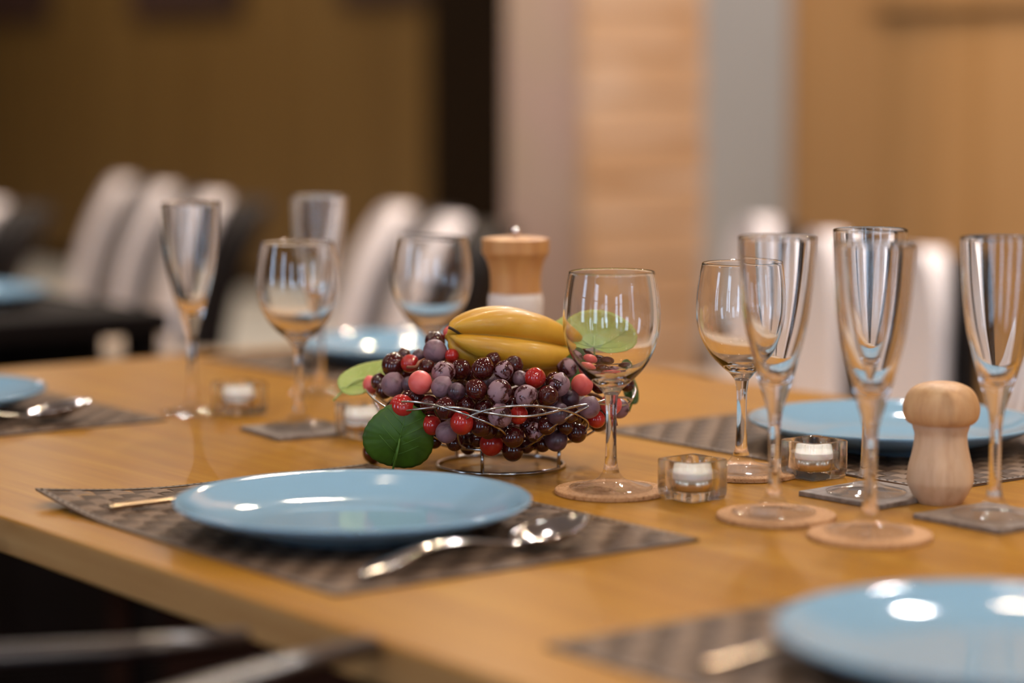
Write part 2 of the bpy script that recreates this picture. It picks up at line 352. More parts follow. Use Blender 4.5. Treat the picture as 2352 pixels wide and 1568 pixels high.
# ------------------------------------------------------------------ placemats
def make_mat(lx=0.444, ly=0.321, curl=None):
    bm = bmesh.new(); nx, ny = 24, 17; sub = 3; hem = 0.006
    cx, cy = (lx - 2 * hem) / nx, (ly - 2 * hem) / ny
    def lift(x, y):
        if not curl: return 0.0
        d = sqrt((x - lx / 2) ** 2 + (y - ly / 2) ** 2)          # the far left corner curls up a little
        return 0.010 * max(0.0, 1 - d / 0.12) ** 1.6
    for i in range(nx):
        for j in range(ny):
            par = (i + j) % 2
            g = [[None] * (sub + 1) for _ in range(sub + 1)]
            for p in range(sub + 1):
                for q in range(sub + 1):
                    u, v = p / sub, q / sub
                    x = -lx / 2 + hem + (i + u) * cx; y = -ly / 2 + hem + (j + v) * cy
                    w = (u if par else v); e = (v if par else u)
                    z = 0.0012 + 0.0011 * sin(pi * w) ** 0.8 - 0.0004 * (abs(e - 0.5) * 2) ** 6
                    g[p][q] = bm.verts.new((x, y, z + lift(x, y)))
            for p in range(sub):
                for q in range(sub):
                    f = bm.faces.new((g[p][q], g[p + 1][q], g[p + 1][q + 1], g[p][q + 1])); f.material_index = par
    nseg = 24                                                     # hem strips all round with a dashed stitch, and an underside
    def strip(x0, y0, x1, y1, wx, wy, mi, z0):
        for s in range(nseg):
            a, b = s / nseg, (s + 1) / nseg
            P = [(x0 + (x1 - x0) * a, y0 + (y1 - y0) * a), (x0 + (x1 - x0) * b, y0 + (y1 - y0) * b)]
            vs = [(P[0][0], P[0][1]), (P[1][0], P[1][1]), (P[1][0] + wx, P[1][1] + wy), (P[0][0] + wx, P[0][1] + wy)]
            f = bm.faces.new([bm.verts.new((x, y, z0 + lift(x, y))) for x, y in vs]); f.material_index = mi
            if mi == 2:                                           # stitches: small raised dashes along the hem
                for q in range(2):
                    t0, t1 = (q + 0.2) / 2, (q + 0.55) / 2
                    m0 = [P[0][k] + (P[1][k] - P[0][k]) * t0 + (wx, wy)[k] * 0.38 for k in (0, 1)]; m1 = [P[0][k] + (P[1][k] - P[0][k]) * t1 + (wx, wy)[k] * 0.38 for k in (0, 1)]
                    q4 = [(m0[0], m0[1]), (m1[0], m1[1]), (m1[0] + wx * .3, m1[1] + wy * .3), (m0[0] + wx * .3, m0[1] + wy * .3)]
                    ff = bm.faces.new([bm.verts.new((x, y, z0 + 0.0004 + lift(x, y))) for x, y in q4]); ff.material_index = 3
    hx, hy = lx / 2, ly / 2
    strip(-hx, -hy, hx, -hy, 0, hem, 2, 0.0020); strip(-hx, hy, hx, hy, 0, -hem, 2, 0.0020)
    strip(-hx, -hy, -hx, hy, hem, 0, 2, 0.0021); strip(hx, -hy, hx, hy, -hem, 0, 2, 0.0021)
    for (x0, y0, x1, y1) in ((-hx, -hy, hx, -hy), (hx, -hy, hx, hy), (hx, hy, -hx, hy), (-hx, hy, -hx, -hy)):
        for s in range(nseg):
            a, b = s / nseg, (s + 1) / nseg
            p, q = (x0 + (x1 - x0) * a, y0 + (y1 - y0) * a), (x0 + (x1 - x0) * b, y0 + (y1 - y0) * b)
            f = bm.faces.new([bm.verts.new(v) for v in ((p[0], p[1], 0.0003 + lift(*p)), (q[0], q[1], 0.0003 + lift(*q)), (q[0], q[1], 0.0021 + lift(*q)), (p[0], p[1], 0.0021 + lift(*p)))]); f.material_index = 2
    bmesh.ops.remove_doubles(bm, verts=bm.verts, dist=1e-6)
    return bm
MM = [M['weave_a'], M['weave_b'], M['hem'], M['stitch']]
GRP = 'woven placemats on the oak table'
def place_mat(a, b, label, src=None, rz=TH, curl=False):
    if src is None: o = link('placemat', make_mat(curl=curl), None, None, mats=MM)
    else: o = src.copy(); COL.objects.link(o)
    o.location = T(a, b, TT); o.rotation_euler = (0, 0, rz)
    return tag(o, label, 'placemat', GRP)
m1 = place_mat(0.466, 0.2065, 'brown woven placemat with a lifted corner under the central blue plate and spoon', rz=TH, curl=False)
# the curled corner belongs to the mat in the centre: far end (large a), next to the table edge (small b)
for v in m1.data.vertices:
    d = sqrt((v.co.x - 0.222) ** 2 + (v.co.y - 0.1605) ** 2); v.co.z += 0.011 * max(0.0, 1 - d / 0.13) ** 1.6
m2 = place_mat(0.509, 0.828, 'brown woven placemat under the blue plate behind the wooden shaker')
place_mat(1.268, 0.205, 'brown woven placemat under the spoon at the left edge of the photo', m2)
place_mat(1.285, 0.83, 'brown woven placemat farthest back, under the blue plate behind the grapes', m2)
place_mat(-0.175, 0.228, 'blurred brown woven placemat under the nearest blue plate in the lower right corner', m2)
MATZ = TT + 0.0024

# ------------------------------------------------------------------ plates
def make_plate(loc, label, src=None):
    if src is None:
        prof = [(0.0, 0.0035), (0.066, 0.0035), (0.070, 0.0), (0.074, 0.0), (0.078, 0.0035), (0.10, 0.0082), (0.12, 0.0155), (0.132, 0.0212), (0.1350, 0.0236), (0.1346, 0.0250),
                (0.1332, 0.0252), (0.126, 0.0225), (0.114, 0.0168), (0.10, 0.0117), (0.088, 0.0088), (0.078, 0.0076), (0.06, 0.0070), (0.03, 0.0068), (0.0, 0.0068)]
        o = link('dinner_plate', lathe(prof, 128), M['plate'])
    else: o = src.copy(); COL.objects.link(o)
    o.location = loc; return tag(o, label, 'plate', 'pale blue dinner plates')
pm = at(811, 1143, TT + 0.0272)
p1 = make_plate((pm.x, pm.y, MATZ), 'pale blue round dinner plate in the centre foreground with ceiling lights reflected in it')
pr = at(2052, 960, TT + 0.0272)
make_plate((pr.x, pr.y, MATZ), 'pale blue round dinner plate behind the wooden shaker and the flutes on the right', p1)
pq = T(1.318, 0.845)
make_plate((pq.x, pq.y, MATZ), 'pale blue dinner plate farthest back, behind the wine glasses and the grapes', p1)
pq = at(-202, 893, TT + 0.0272)
make_plate((pq.x, pq.y, MATZ), 'pale blue dinner plate cut off by the left edge of the photo, beyond a spoon', p1)
pq = T(-0.166, 0.241)
make_plate((pq.x, pq.y, MATZ), 'blurred pale blue dinner plate nearest the camera in the lower right corner', p1)

# ------------------------------------------------------------------ glasses: bowl, stem and foot share their seams, so each glass is one closed body
def split_glass(root, prof, i1, i2, m, seg=72):
    link('foot', lathe(prof[:i1 + 1], seg), M['thin_glass'], root); link('stem', lathe(prof[i1:i2 + 1], seg), m, root); link('bowl', lathe(prof[i2:], seg), m, root)
foot = [(0.0, 0.0012), (0.018, 0.0008), (0.031, 0.0), (0.0338, 0.0002), (0.0345, 0.0011), (0.0340, 0.0020), (0.026, 0.0036), (0.016, 0.0060), (0.0105, 0.0092), (0.0072, 0.0135)]
def wine_prof():
    f = sprof(foot, 3); i1 = len(f) - 1
    st = sprof([(0.0072, 0.0135), (0.0054, 0.021), (0.0046, 0.034), (0.0043, 0.052), (0.0046, 0.068), (0.0060, 0.0785)], 4)[1:]; i2 = i1 + len(st)
    out = sprof([(0.0060, 0.0785), (0.0105, 0.0842), (0.0185, 0.0912), (0.0275, 0.1010), (0.0350, 0.1140), (0.0392, 0.1275), (0.0402, 0.1400), (0.0393, 0.1560), (0.0372, 0.1700), (0.0353, 0.1795)], 5)[1:]
    rim = [(0.0352, 0.1800), (0.0349, 0.1802), (0.0346, 0.1800)]
    inn = sprof([(0.0345, 0.1793), (0.0364, 0.1699), (0.0385, 0.1559), (0.0394, 0.1400), (0.0383, 0.1277), (0.0340, 0.1144), (0.0263, 0.1022), (0.0170, 0.0940), (0.008, 0.0902), (0.0, 0.0893)], 5)
    return f + st + out + rim + inn, i1, i2
def flute_prof():
    f = sprof([(r * 0.95, z) for r, z in foot], 3); i1 = len(f) - 1
    st = sprof([(f[-1][0], 0.0135), (0.0053, 0.022), (0.0046, 0.036), (0.0044, 0.055), (0.0048, 0.070), (0.0058, 0.0795)], 4)[1:]; i2 = i1 + len(st)
    out = sprof([(0.0058, 0.0795), (0.0084, 0.0885), (0.0118, 0.0995), (0.0160, 0.1140), (0.0200, 0.1290), (0.0238, 0.1450), (0.0268, 0.1650), (0.0287, 0.1850), (0.0298, 0.2050), (0.0302, 0.2155)], 5)[1:]
    rim = [(0.0300, 0.2162), (0.0295, 0.2164), (0.0289, 0.2161)]
    inn = sprof([(0.0287, 0.2153), (0.0282, 0.2045), (0.0270, 0.1850), (0.0250, 0.1655), (0.0219, 0.1460), (0.0180, 0.1305), (0.0138, 0.1165), (0.0092, 0.1065), (0.004, 0.1025), (0.0, 0.1018)], 5)
    return f + st + out + rim + inn, i1, i2
CZ = 0.0042                           # coaster thickness
wg = thing('wine_glass', 'empty rounded wine glass on a cork coaster just right of the grapes', 'wine glass', T(0.455, 0.457, TT + CZ + 0.0003), 0, 'rounded wine glasses')
split_glass(wg, *wine_prof(), M['glass'])
W1p = at(1403, 1122, TT + CZ); wg.location = (W1p.x, W1p.y, TT + CZ + 0.0003)
def putw(px, py, z, label):
    p = at(px, py, z); dup(wg, (p.x, p.y, z + 0.0003), random.random() * 6, label); return p
W2p = putw(1702, 1080, TT + CZ, 'empty rounded wine glass partly behind the leftmost front flute, right of the candle holder')
L1p = putw(687, 979, TT + CZ, 'empty rounded wine glass standing on a dark square coaster left of the grapes')
L2p = deep(992, 956, 2.42); dup(wg, (L2p.x, L2p.y, TT + CZ + 0.0003), 0, 'blurred wine glass behind the grapes and the yellow starfruit')
fl = thing('champagne_flute', 'tall champagne flute on the cork coaster overlapping the right wine glass', 'champagne flute', (0, 0, 0), 0, 'tall champagne flutes')
split_glass(fl, *flute_prof(), M['glass'])
F1p = at(1777, 1178, TT + CZ); fl.location = (F1p.x, F1p.y, TT + CZ + 0.0003)
def putf(px, py, z, label):
    p = at(px, py, z); dup(fl, (p.x, p.y, z + 0.0003), random.random() * 6, label); return p
FAp = putf(1990, 1132, TT + CZ, 'tall champagne flute on the dark square coaster left of the wooden shaker, behind another flute')
FBp = putf(1997, 1221, TT + CZ, 'tall champagne flute nearest the camera, on the frontmost cork coaster')
F4p = putf(2283, 1184, TT + CZ, 'tall champagne flute right of the wooden shaker on a dark square coaster')
G1p = putf(443, 949, TT, 'blurred champagne flute farthest left, beside a glass candle holder')
G2p = putf(735, 903, TT, 'blurred champagne flute standing behind the left wine glass')

# ------------------------------------------------------------------ coasters
ck = link('cork_coaster', lathe([(0.0, 0.0), (0.0455, 0.0), (0.0465, 0.0006), (0.0465, CZ - 0.0007), (0.0456, CZ), (0.0, CZ)], 72), M['cork'], smooth=False)
def putc(p, label, first=False):
    o = ck if first else ck.copy()
    if not first: COL.objects.link(o)
    o.location = (p.x, p.y, TT); o.rotation_euler = (0, 0, random.random() * 6)
    return tag(o, label, 'coaster', 'round cork coasters')
putc(W1p + Vector((0.0, 0.003, 0)), 'round cork coaster under the wine glass next to the grapes', True)
putc(W2p + Vector((0.004, 0.002, 0)), 'round cork coaster under the wine glass behind the two candle holders')
putc(F1p + Vector((0.002, 0.0, 0)), 'round cork coaster under the left flute, in front of the candle holders')
putc(FBp + Vector((0.0, -0.002, 0)), 'round cork coaster nearest the camera, under the front flute')
sq = link('square_coaster', box(-0.044, 0.044, -0.044, 0.044, 0, CZ, bev=0.001), M['slate'], smooth=False)
def puts(a, b, rz, label, first=False):
    o = sq if first else sq.copy()
    if not first: COL.objects.link(o)
    o.location = T(a, b, TT); o.rotation_euler = (0, 0, TH + rz)
    return tag(o, label, 'coaster', 'dark square coasters')
puts(0.898, 0.43, radians(-7), 'dark grey square coaster under the left wine glass', True)
puts(0.303, 0.611, radians(4), 'dark grey square coaster under the flute left of the wooden shaker')
puts(0.171, 0.607, radians(1), 'dark grey square coaster under the flute right of the wooden shaker')
puts(0.897, 0.587, 0.0, 'dark square coaster under the blurred wine glass behind the grapes')
dcl = COL.objects[-1]
L2q = T(1.235, 0.60)

# ------------------------------------------------------------------ tealight holders
def holder_mesh():
    bm = bmesh.new(); n = 96; s = 0.0222; H = 0.033
    def sqr(t, k):                    # rounded square whose sides bow in slightly
        c, s_ = cos(t), sin(t); p = 7.0
        r = 1.0 / ((abs(c) ** p + abs(s_) ** p) ** (1 / p))
        return (k * r * c * (1 - 0.05 * abs(s_) ** 2 * 0 - 0.035 * cos(2 * t) ** 2), k * r * s_ * (1 - 0.035 * cos(2 * t) ** 2))
    rings = []
    def ringsq(k, z): rings.append([bm.verts.new((*sqr(2 * pi * i / n, k), z)) for i in range(n)])
    def ringc(r, z): rings.append([bm.verts.new((r * cos(2 * pi * i / n), r * sin(2 * pi * i / n), z)) for i in range(n)])
    rings.append([bm.verts.new((0, 0, 0.0006))])
    ringc(0.012, 0.0004); ringsq(s * 0.80, 0.0); ringsq(s * 0.93, 0.0008); ringsq(s * 0.975, 0.004); ringsq(s, 0.008); ringsq(s, 0.020); ringsq(s, H - 0.0015); ringsq(s * 0.985, H - 0.0004)
    ringsq(s * 0.95, H); ringc(0.0200, H - 0.0002); ringc(0.0194, H - 0.001); ringc(0.0192, 0.022); ringc(0.0190, 0.0092); ringc(0.0180, 0.0080)
    rings.append([bm.verts.new((0, 0, 0.0080))])
    for A, B in zip(rings, rings[1:]):
        for k in range(n):
            k2 = (k + 1) % n
            if len(A) == 1: bm.faces.new((A[0], B[k2], B[k]))
            elif len(B) == 1: bm.faces.new((A[k], A[k2], B[0]))
            else: bm.faces.new((A[k], A[k2], B[k2], B[k]))
    return bm
th = tag(link('candle_holder', holder_mesh(), M['glass_thick'], smooth=True), 'clear square glass candle holder beside the front cork coasters', 'candle holder', 'square glass candle holders')
tl = thing('tealight', 'unlit white tealight in the front glass candle holder', 'candle', (0, 0, 0), 0, 'white tealights')
link('cup', lathe([(0.0, 0.0), (0.0174, 0.0), (0.0178, 0.0004), (0.0180, 0.0092), (0.0176, 0.0095), (0.0174, 0.0092), (0.0174, 0.0010), (0.0, 0.0010)], 48), M['cup'], tl)
link('wax', lathe([(0.0, 0.0012), (0.0171, 0.0012), (0.0176, 0.0138), (0.0168, 0.0144), (0.004, 0.0140), (0.0, 0.0140)], 48), M['wax'], tl)
link('wick', tube([(0, 0, 0.0135), (0.0002, 0, 0.018), (0.001, 0, 0.021)], 0.0007, 8), M['wick'], tl)
for i, (px, py, rz, lab, lab2) in enumerate((
        (1590, 1144, 0.06, 'clear square glass candle holder beside the cork coaster of the wine glass at the grapes', 'unlit white tealight in the glass holder beside the grapes side wine glass'),
        (1869, 1096, 0.0, 'clear square glass candle holder in front of the right blue plate', 'unlit white tealight in the glass holder in front of the right blue plate'),
        (551, 950, 0.1, 'blurred square glass candle holder between the two left glasses', 'blurred tealight in the glass holder between the two left glasses'),
        (836, 1003, -0.05, 'clear glass candle holder half hidden by the green leaf of the grapes', 'tealight in the glass holder half hidden by the green leaf'))):
    p = at(px, py, TT)
    o = th if i == 0 else th.copy(); q = tl
    if i: COL.objects.link(o); q = dup(tl, (0, 0, 0), 0, lab2)
    o.location = (p.x, p.y, TT); o.rotation_euler = (0, 0, TH + rz); o['label'] = lab
    q.location = (p.x, p.y, TT + 0.0082); q['label'] = lab2

# ------------------------------------------------------------------ wooden shaker and pepper mill
p = at(2158, 1153, TT)
sh = thing('salt_shaker', 'pale wooden salt shaker with a mushroom cap between two flutes', 'shaker', (p.x, p.y, TT), 0.4)
link('body', lathe(sprof([(0.0, 0.0), (0.0165, 0.0), (0.0190, 0.0012), (0.0222, 0.0065), (0.0262, 0.0150), (0.0268, 0.0200), (0.0258, 0.0290), (0.0234, 0.0390), (0.0217, 0.0480), (0.0212, 0.0560), (0.0218, 0.0660), (0.0, 0.0664)], 6), 64), M['beech_pale'], sh)
link('cap', lathe(sprof([(0.0, 0.0640), (0.0215, 0.0645), (0.0262, 0.0652), (0.0296, 0.0690), (0.0309, 0.0750), (0.0304, 0.0810), (0.0278, 0.0880), (0.0230, 0.0935), (0.0150, 0.0972), (0.0070, 0.0984), (0.0, 0.0986)], 6), 64), M['beech'], sh)
pmill = deep(1184, 540, 2.35)
ml = thing('pepper_mill', 'pepper mill with turned wooden head and white body behind the starfruit', 'pepper mill', (pmill.x, pmill.y, TT), 0.2)
link('body', lathe(sprof([(0.0, 0.0), (0.0290, 0.0), (0.0300, 0.003), (0.0290, 0.020), (0.0268, 0.060), (0.0255, 0.100), (0.0250, 0.1340), (0.0, 0.1345)], 6), 64), M['ceramic'], ml)
link('head', lathe(sprof([(0.0, 0.1350), (0.0243, 0.1350), (0.0245, 0.1360), (0.0246, 0.1480), (0.0254, 0.1560), (0.0278, 0.1645), (0.0310, 0.1710), (0.0326, 0.1735), (0.0328, 0.1800), (0.0328, 0.1855), (0.0318, 0.1872), (0.020, 0.1888), (0.0, 0.1890)], 5), 64), M['mill_wood'], ml)
link('knob', lathe(sprof([(0.0, 0.1885), (0.0022, 0.1888), (0.0020, 0.1905), (0.0040, 0.1925), (0.0044, 0.1950), (0.0034, 0.1975), (0.0, 0.1985)], 5), 32), M['steel'], ml)

# ------------------------------------------------------------------ cutlery
def spoon_parts():
    L = 0.205; h = bmesh.new(); n = 40; rows = []
    for i in range(n + 1):
        u = i / n; x = u * 0.145
        w = 0.0085 * (1 - u) ** 1.2 + 0.0030 + 0.0012 * u; w *= min(1.0, 0.35 + 6 * u) if u < 0.12 else 1
        z = 0.0030 + 0.0105 * sin(pi * min(1, u * 1.05)) ** 1.3 + 0.005 * u
        rows.append((x, w, z))
    def loop(x, w, z, th=0.0013): return [h.verts.new((x, w * cos(2 * pi * k / 12), z + th * sin(2 * pi * k / 12) + 0.0006 * (1 - cos(2 * pi * k / 12) ** 2))) for k in range(12)]
    R = [loop(*r) for r in rows]
    for A, B in zip(R, R[1:]):
        for k in range(12): h.faces.new((A[k], B[k], B[(k + 1) % 12], A[(k + 1) % 12]))
    h.faces.new(R[0]); h.faces.new(R[-1][::-1])
    b = bmesh.new(); nu, nv = 28, 16; cx = 0.143 + 0.031; lx, ly, dp = 0.0335, 0.0225, 0.0125
    def pt(r, t, off):
        ex = cos(t); ey = sin(t) * (1 - 0.12 * cos(t))
        return (cx + lx * r * ex, ly * r * ey, 0.0148 + 0.0050 * ex * r - dp * (1 - r ** 2.2) + off)
    top = [[b.verts.new(pt((i + 1) / nv, 2 * pi * k / nu, 0.0012)) for k in range(nu)] for i in range(nv)]
    bot = [[b.verts.new(pt((i + 1) / nv, 2 * pi * k / nu, 0.0)) for k in range(nu)] for i in range(nv)]
    ct = b.verts.new(pt(0, 0, 0.0012)); cb = b.verts.new(pt(0, 0, 0))
    for k in range(nu):
        k2 = (k + 1) % nu
        b.faces.new((ct, top[0][k], top[0][k2])); b.faces.new((cb, bot[0][k2], bot[0][k])); b.faces.new((top[-1][k], bot[-1][k], bot[-1][k2], top[-1][k2]))
        for i in range(nv - 1):
            b.faces.new((top[i][k], top[i + 1][k], top[i + 1][k2], top[i][k2])); b.faces.new((bot[i][k], bot[i][k2], bot[i + 1][k2], bot[i + 1][k]))
    return h, b
def aim(p, q): return atan2(q.y - p.y, q.x - p.x)
s0, s1 = at(826, 1330, MATZ), at(1335, 1246, MATZ)
sp = thing('table_spoon', 'blurred polished steel spoon on the placemat in front of the central blue plate', 'spoon', (s0.x, s0.y, MATZ), aim(s0, s1), 'polished table spoons')
hb, bb = spoon_parts(); link('handle', hb, M['steel'], sp); link('spoon_bowl', bb, M['steel'], sp)
q1 = at(205, 962, MATZ); dr = T(0, 1) - T(0, 0); ang = atan2(dr.y, dr.x) - 0.12
q0 = q1 - 0.205 * Vector((cos(ang), sin(ang), 0))
dup(sp, (q0.x, q0.y, MATZ), ang, 'blurred polished steel spoon on the placemat at the left edge of the photo')
def fork(p, ang, label, src=None):
    if src: return dup(src, (p.x, p.y, MATZ), ang, label)
    t = thing('table_fork', label, 'fork', (p.x, p.y, MATZ), ang, 'table forks')
    bm = bmesh.new(); pa = [(0, 0, .0045), (.012, 0, .0048), (.05, 0, .0062), (.09, 0, .0070), (.125, 0, .0062)]
    tube(spline(pa, 6), [0.0040 - 0.0018 * (i / 24) if i > 1 else 0.0030 + .0005 * i for i in range(25)], 12, bm, flat=0.8, up=(0, 0, 1)); link('handle', bm, M['steel_tan_reflection'], t)
    bm = bmesh.new(); box(.125, .150, -.0115, .0115, .0045, .0062, bm, 0.0006); link('neck', bm, M['steel_tan_reflection'], t)
    for k in range(4):
        y = -.0098 + k * .00653
        link('tine', tube(spline([(.148, y, .0052), (.17, y, .0035), (.195, y, .0058)], 5), 0.0012, 8), M['steel_tan_reflection'], t)
    return t
f0 = at(250, 1177, MATZ); f1 = at(405, 1164, MATZ)
fk = fork(f0, aim(f0, f1), 'slim warm toned fork handle sticking out from under the left rim of the central plate')
g0 = at(1618, 1549, MATZ); fork(g0, atan2(E2.y, E2.x) + 0.03, 'blurred gold tinted fork left of the nearest blue plate at the bottom edge', fk)

# ------------------------------------------------------------------ fruit bowl
BC = at(1150, 1070, TT)
bw = thing('fruit_bowl', 'low chromed wire fruit bowl holding grapes and a starfruit', 'bowl', (BC.x, BC.y, TT), 0)
def circ(r, z, n=72, wob=0.0, k=5, ph=0): return [(r * cos(2 * pi * i / n), r * sin(2 * pi * i / n), z + wob * sin(k * 2 * pi * i / n + ph)) for i in range(n)]
link('foot_ring', tube(circ(0.0565, 0.0018), 0.0017, 8, closed=True), M['wire'], bw)
link('base_ring', tube(circ(0.0580, 0.0230), 0.0013, 8, closed=True), M['wire'], bw)
for t in (-1.85, -0.45, 0.95, 2.35):
    link('upright', tube([(0.0565 * cos(t), 0.0565 * sin(t), 0.0018), (0.0573 * cos(t), 0.0573 * sin(t), 0.0232)], 0.0016, 8), M['wire'], bw)
link('rim_wire', tube(circ(0.117, 0.0640, 96, 0.0035, 6, 0.6), 0.0011, 8, closed=True), M['wire'], bw)
for k in range(8):                    # looping wires: up from the base ring, along the rim, back down
    t0 = 2 * pi * k / 8 + 0.25; sp_ = 1.55; pts = []
    for u, r, z in ((0.0, 0.058, 0.023), (0.06, 0.082, 0.032), (0.14, 0.108, 0.052), (0.27, 0.1185, 0.0655), (0.45, 0.119, 0.070), (0.65, 0.1185, 0.0645), (0.84, 0.108, 0.050), (0.93, 0.083, 0.033), (1.0, 0.058, 0.023)):
        t = t0 + u * sp_; pts.append((r * cos(t), r * sin(t), z))
    link('loop_wire', tube(spline(pts, 8), 0.0010, 8), M['wire'], bw)

# ------------------------------------------------------------------ grapes
def G(cx, cy, r, k, beh=0.0): return (760 + cx / 3.0947, 660 + cy / 3.0947, r / 3.0947, k, beh)
GR = [G(742, 455, 86, 'P'), G(740, 385, 74, 'D', .6), G(446, 552, 87, 'D'), G(562, 540, 66, 'R', .8), G(625, 492, 52, 'Q', 1.2), G(682, 562, 54, 'D', .5),
      G(800, 605, 84, 'B'), G(920, 585, 78, 'D', .3), G(1080, 580, 81, 'D'), G(1228, 592, 70, 'B', .1), G(1300, 552, 70, 'D', .8), G(1452, 642, 76, 'R'),
      G(1585, 662, 66, 'D', .7), G(1622, 692, 80, 'B', .2), G(443, 690, 88, 'P'), G(635, 675, 87, 'K'), G(787, 705, 75, 'P'), G(288, 692, 62, 'K', .6),
      G(345, 672, 62, 'D', .5), G(382, 730, 62, 'D', .4), G(893, 738, 64, 'Q', .5), G(1035, 726, 76, 'D', .2), G(1200, 740, 88, 'B'), G(1385, 770, 81, 'B'),
      G(1545, 772, 77, 'D'), G(1785, 692, 80, 'K', .2), G(1700, 790, 66, 'Q', .9), G(1835, 852, 79, 'P'), G(1992, 832, 78, 'K', .3), G(2050, 860, 72, 'P', .6),
      G(1888, 936, 64, 'R', .7), G(505, 846, 88, 'R'), G(575, 948, 76, 'Q', .2), G(810, 860, 79, 'D', .1), G(712, 978, 74, 'R', .4), G(930, 962, 85, 'R'),
      G(822, 1030, 80, 'P', .2), G(1065, 985, 78, 'D', .2), G(1203, 910, 86, 'B', .1), G(1335, 905, 66, 'R', .8), G(1140, 1112, 86, 'R'), G(1298, 1062, 78, 'D', .1),
      G(1292, 1160, 78, 'D', .2), G(1447, 1030, 72, 'B', .3), G(1600, 1080, 84, 'Q'), G(1748, 1032, 74, 'D', .3), G(1612, 895, 82, 'Q', .4), G(860, 485, 52, 'R', 1.1),
      G(848, 328, 52, 'K', 1.4), G(1345, 645, 56, 'P', .9), G(1822, 575, 62, 'K', .5), G(1480, 920, 70, 'D', .9), G(1400, 985, 62, 'D', 1.0), G(560, 690, 60, 'Q', .9),
      G(2105, 690, 56, 'D', .8), G(1190, 1010, 66, 'D', 1.0), G(960, 830, 66, 'D', 1.0), G(700, 830, 66, 'D', 1.0), G(610, 790, 62, 'D', 1.0), G(1090, 860, 66, 'D', 1.0),
      G(980, 1060, 60, 'D', 1.0), G(1700, 900, 66, 'D', .9), G(1910, 690, 66, 'D', .7), G(2000, 720, 62, 'B', .6), G(520, 480, 50, 'D', 1.6), G(1400, 640, 56, 'D', 1.2),
      G(1150, 520, 60, 'D', 1.6), G(1000, 620, 62, 'D', 1.0), G(1960, 600, 58, 'D', 1.2), G(1390, 1120, 60, 'D', .9), G(880, 410, 52, 'D', 1.6),
      G(640, 1050, 62, 'D', .5), G(730, 1085, 62, 'D', .6), G(880, 1100, 64, 'D', .5), G(975, 1130, 60, 'D', .6), G(1040, 1075, 62, 'D', .8), G(1215, 1075, 60, 'D', .9), G(1500, 1110, 60, 'D', .6),
      G(1460, 970, 62, 'D', .9), G(1665, 985, 62, 'D', .7), G(1535, 985, 66, 'D', .4), G(1120, 1020, 62, 'D', .7), G(640, 880, 60, 'D', .9), G(560, 780, 58, 'D', .9), G(1290, 830, 62, 'D', .9)]
PROF = [(0.0, 0.045), (0.02, 0.064), (0.035, 0.094), (0.05, 0.114), (0.065, 0.118), (0.08, 0.110), (0.095, 0.090), (0.11, 0.062), (0.13, 0.035), (0.2, 0.0)]
def prof_r(z):
    for (z0, r0), (z1, r1) in zip(PROF, PROF[1:]):
        if z0 <= z <= z1: return r0 + (r1 - r0) * (z - z0) / (z1 - z0)
    return 0.03
items = []
for (px, py, rp, kd, beh) in GR:
    Y = BC.y - 0.1
    for _ in range(8):
        P = deep(px, py, Y); R = max(0.02, prof_r(P.z - TT)); dx = P.x - BC.x
        Y = BC.y - sqrt(max(R * R - dx * dx, 0.0)) * 0.93 + beh * 0.016
    P = deep(px, py, Y); items.append([P, rp * Y / F_PX, kd, px, py])
for _ in range(60):                   # settle: where two grapes meet, the hinder one moves back along its line of sight
    for i in range(len(items)):
        for j in range(i):
            A, B = items[i], items[j]; d = (A[0] - B[0]).length; need = (A[1] + B[1]) * 0.93
            if d < need:
                far = A if A[0].y > B[0].y else B; near = B if far is A else A
                far[0] = deep(far[3], far[4], far[0].y + min(0.0025, (need - d) * 0.6))
random.seed(5); tries = 0; fills = []
while len(fills) < 66 and tries < 9000:
    tries += 1
    z = random.uniform(0.030, 0.090); t = random.uniform(0, 2 * pi); r = sqrt(random.random()) * max(0.0, prof_r(z) - 0.013)
    P = Vector((BC.x + r * cos(t), BC.y + r * sin(t) + 0.002, TT + z))
    if all((P - q[0]).length > (q[1] + 0.0098) * 0.9 for q in items + fills): fills.append([P, 0.0098, random.choice('DDDQB'), 0, 0])
gm = {}
for kd in GM:
    bm = bmesh.new(); bmesh.ops.create_uvsphere(bm, u_segments=28, v_segments=18, radius=1.0)
    for v in bm.verts:
        if v.co.z > 0.93: v.co.z += 0.10 * (v.co.z - 0.93) / 0.07            # the little nub where the stalk sits
        v.co.z *= 1.03
    me = bpy.data.meshes.new('grape_' + kd); bm.to_mesh(me); bm.free(); me.materials.append(GM[kd])
    for pgn in me.polygons: pgn.use_smooth = True
    gm[kd] = me
bunch = {'l': thing('grape_bunch', 'bunch of dark purple and red grapes filling the left half of the wire bowl', 'grapes', (BC.x - 0.05, BC.y, TT + 0.05), 0, 'bunches of grapes in the wire bowl'),
         'r': thing('grape_bunch', 'bunch of dark purple and red grapes in the right half of the wire bowl', 'grapes', (BC.x + 0.05, BC.y, TT + 0.05), 0, 'bunches of grapes in the wire bowl')}
def add_grape(P, r, kd, b):
    o = bpy.data.objects.new('grape', gm[kd]); COL.objects.link(o); o.parent = bunch[b]
    o.location = P - Vector(bunch[b].location); o.scale = (r, r, r * random.uniform(0.98, 1.05))
    o.rotation_euler = (random.uniform(-.9, .9), random.uniform(-.9, .9), random.uniform(0, 6))
    if kd in 'RK': o['label'] = 'translucent red grape'
    elif kd == 'P': o['label'] = 'dusty lilac grape'
for P, r, kd, *_ in items + fills: add_grape(P, r, kd, 'l' if P.x < BC.x + 0.005 else 'r')
P = deep(760 + 300 / 3.0947, 660 + 1200 / 3.0947, 2.10); P.z = TT + 0.0185
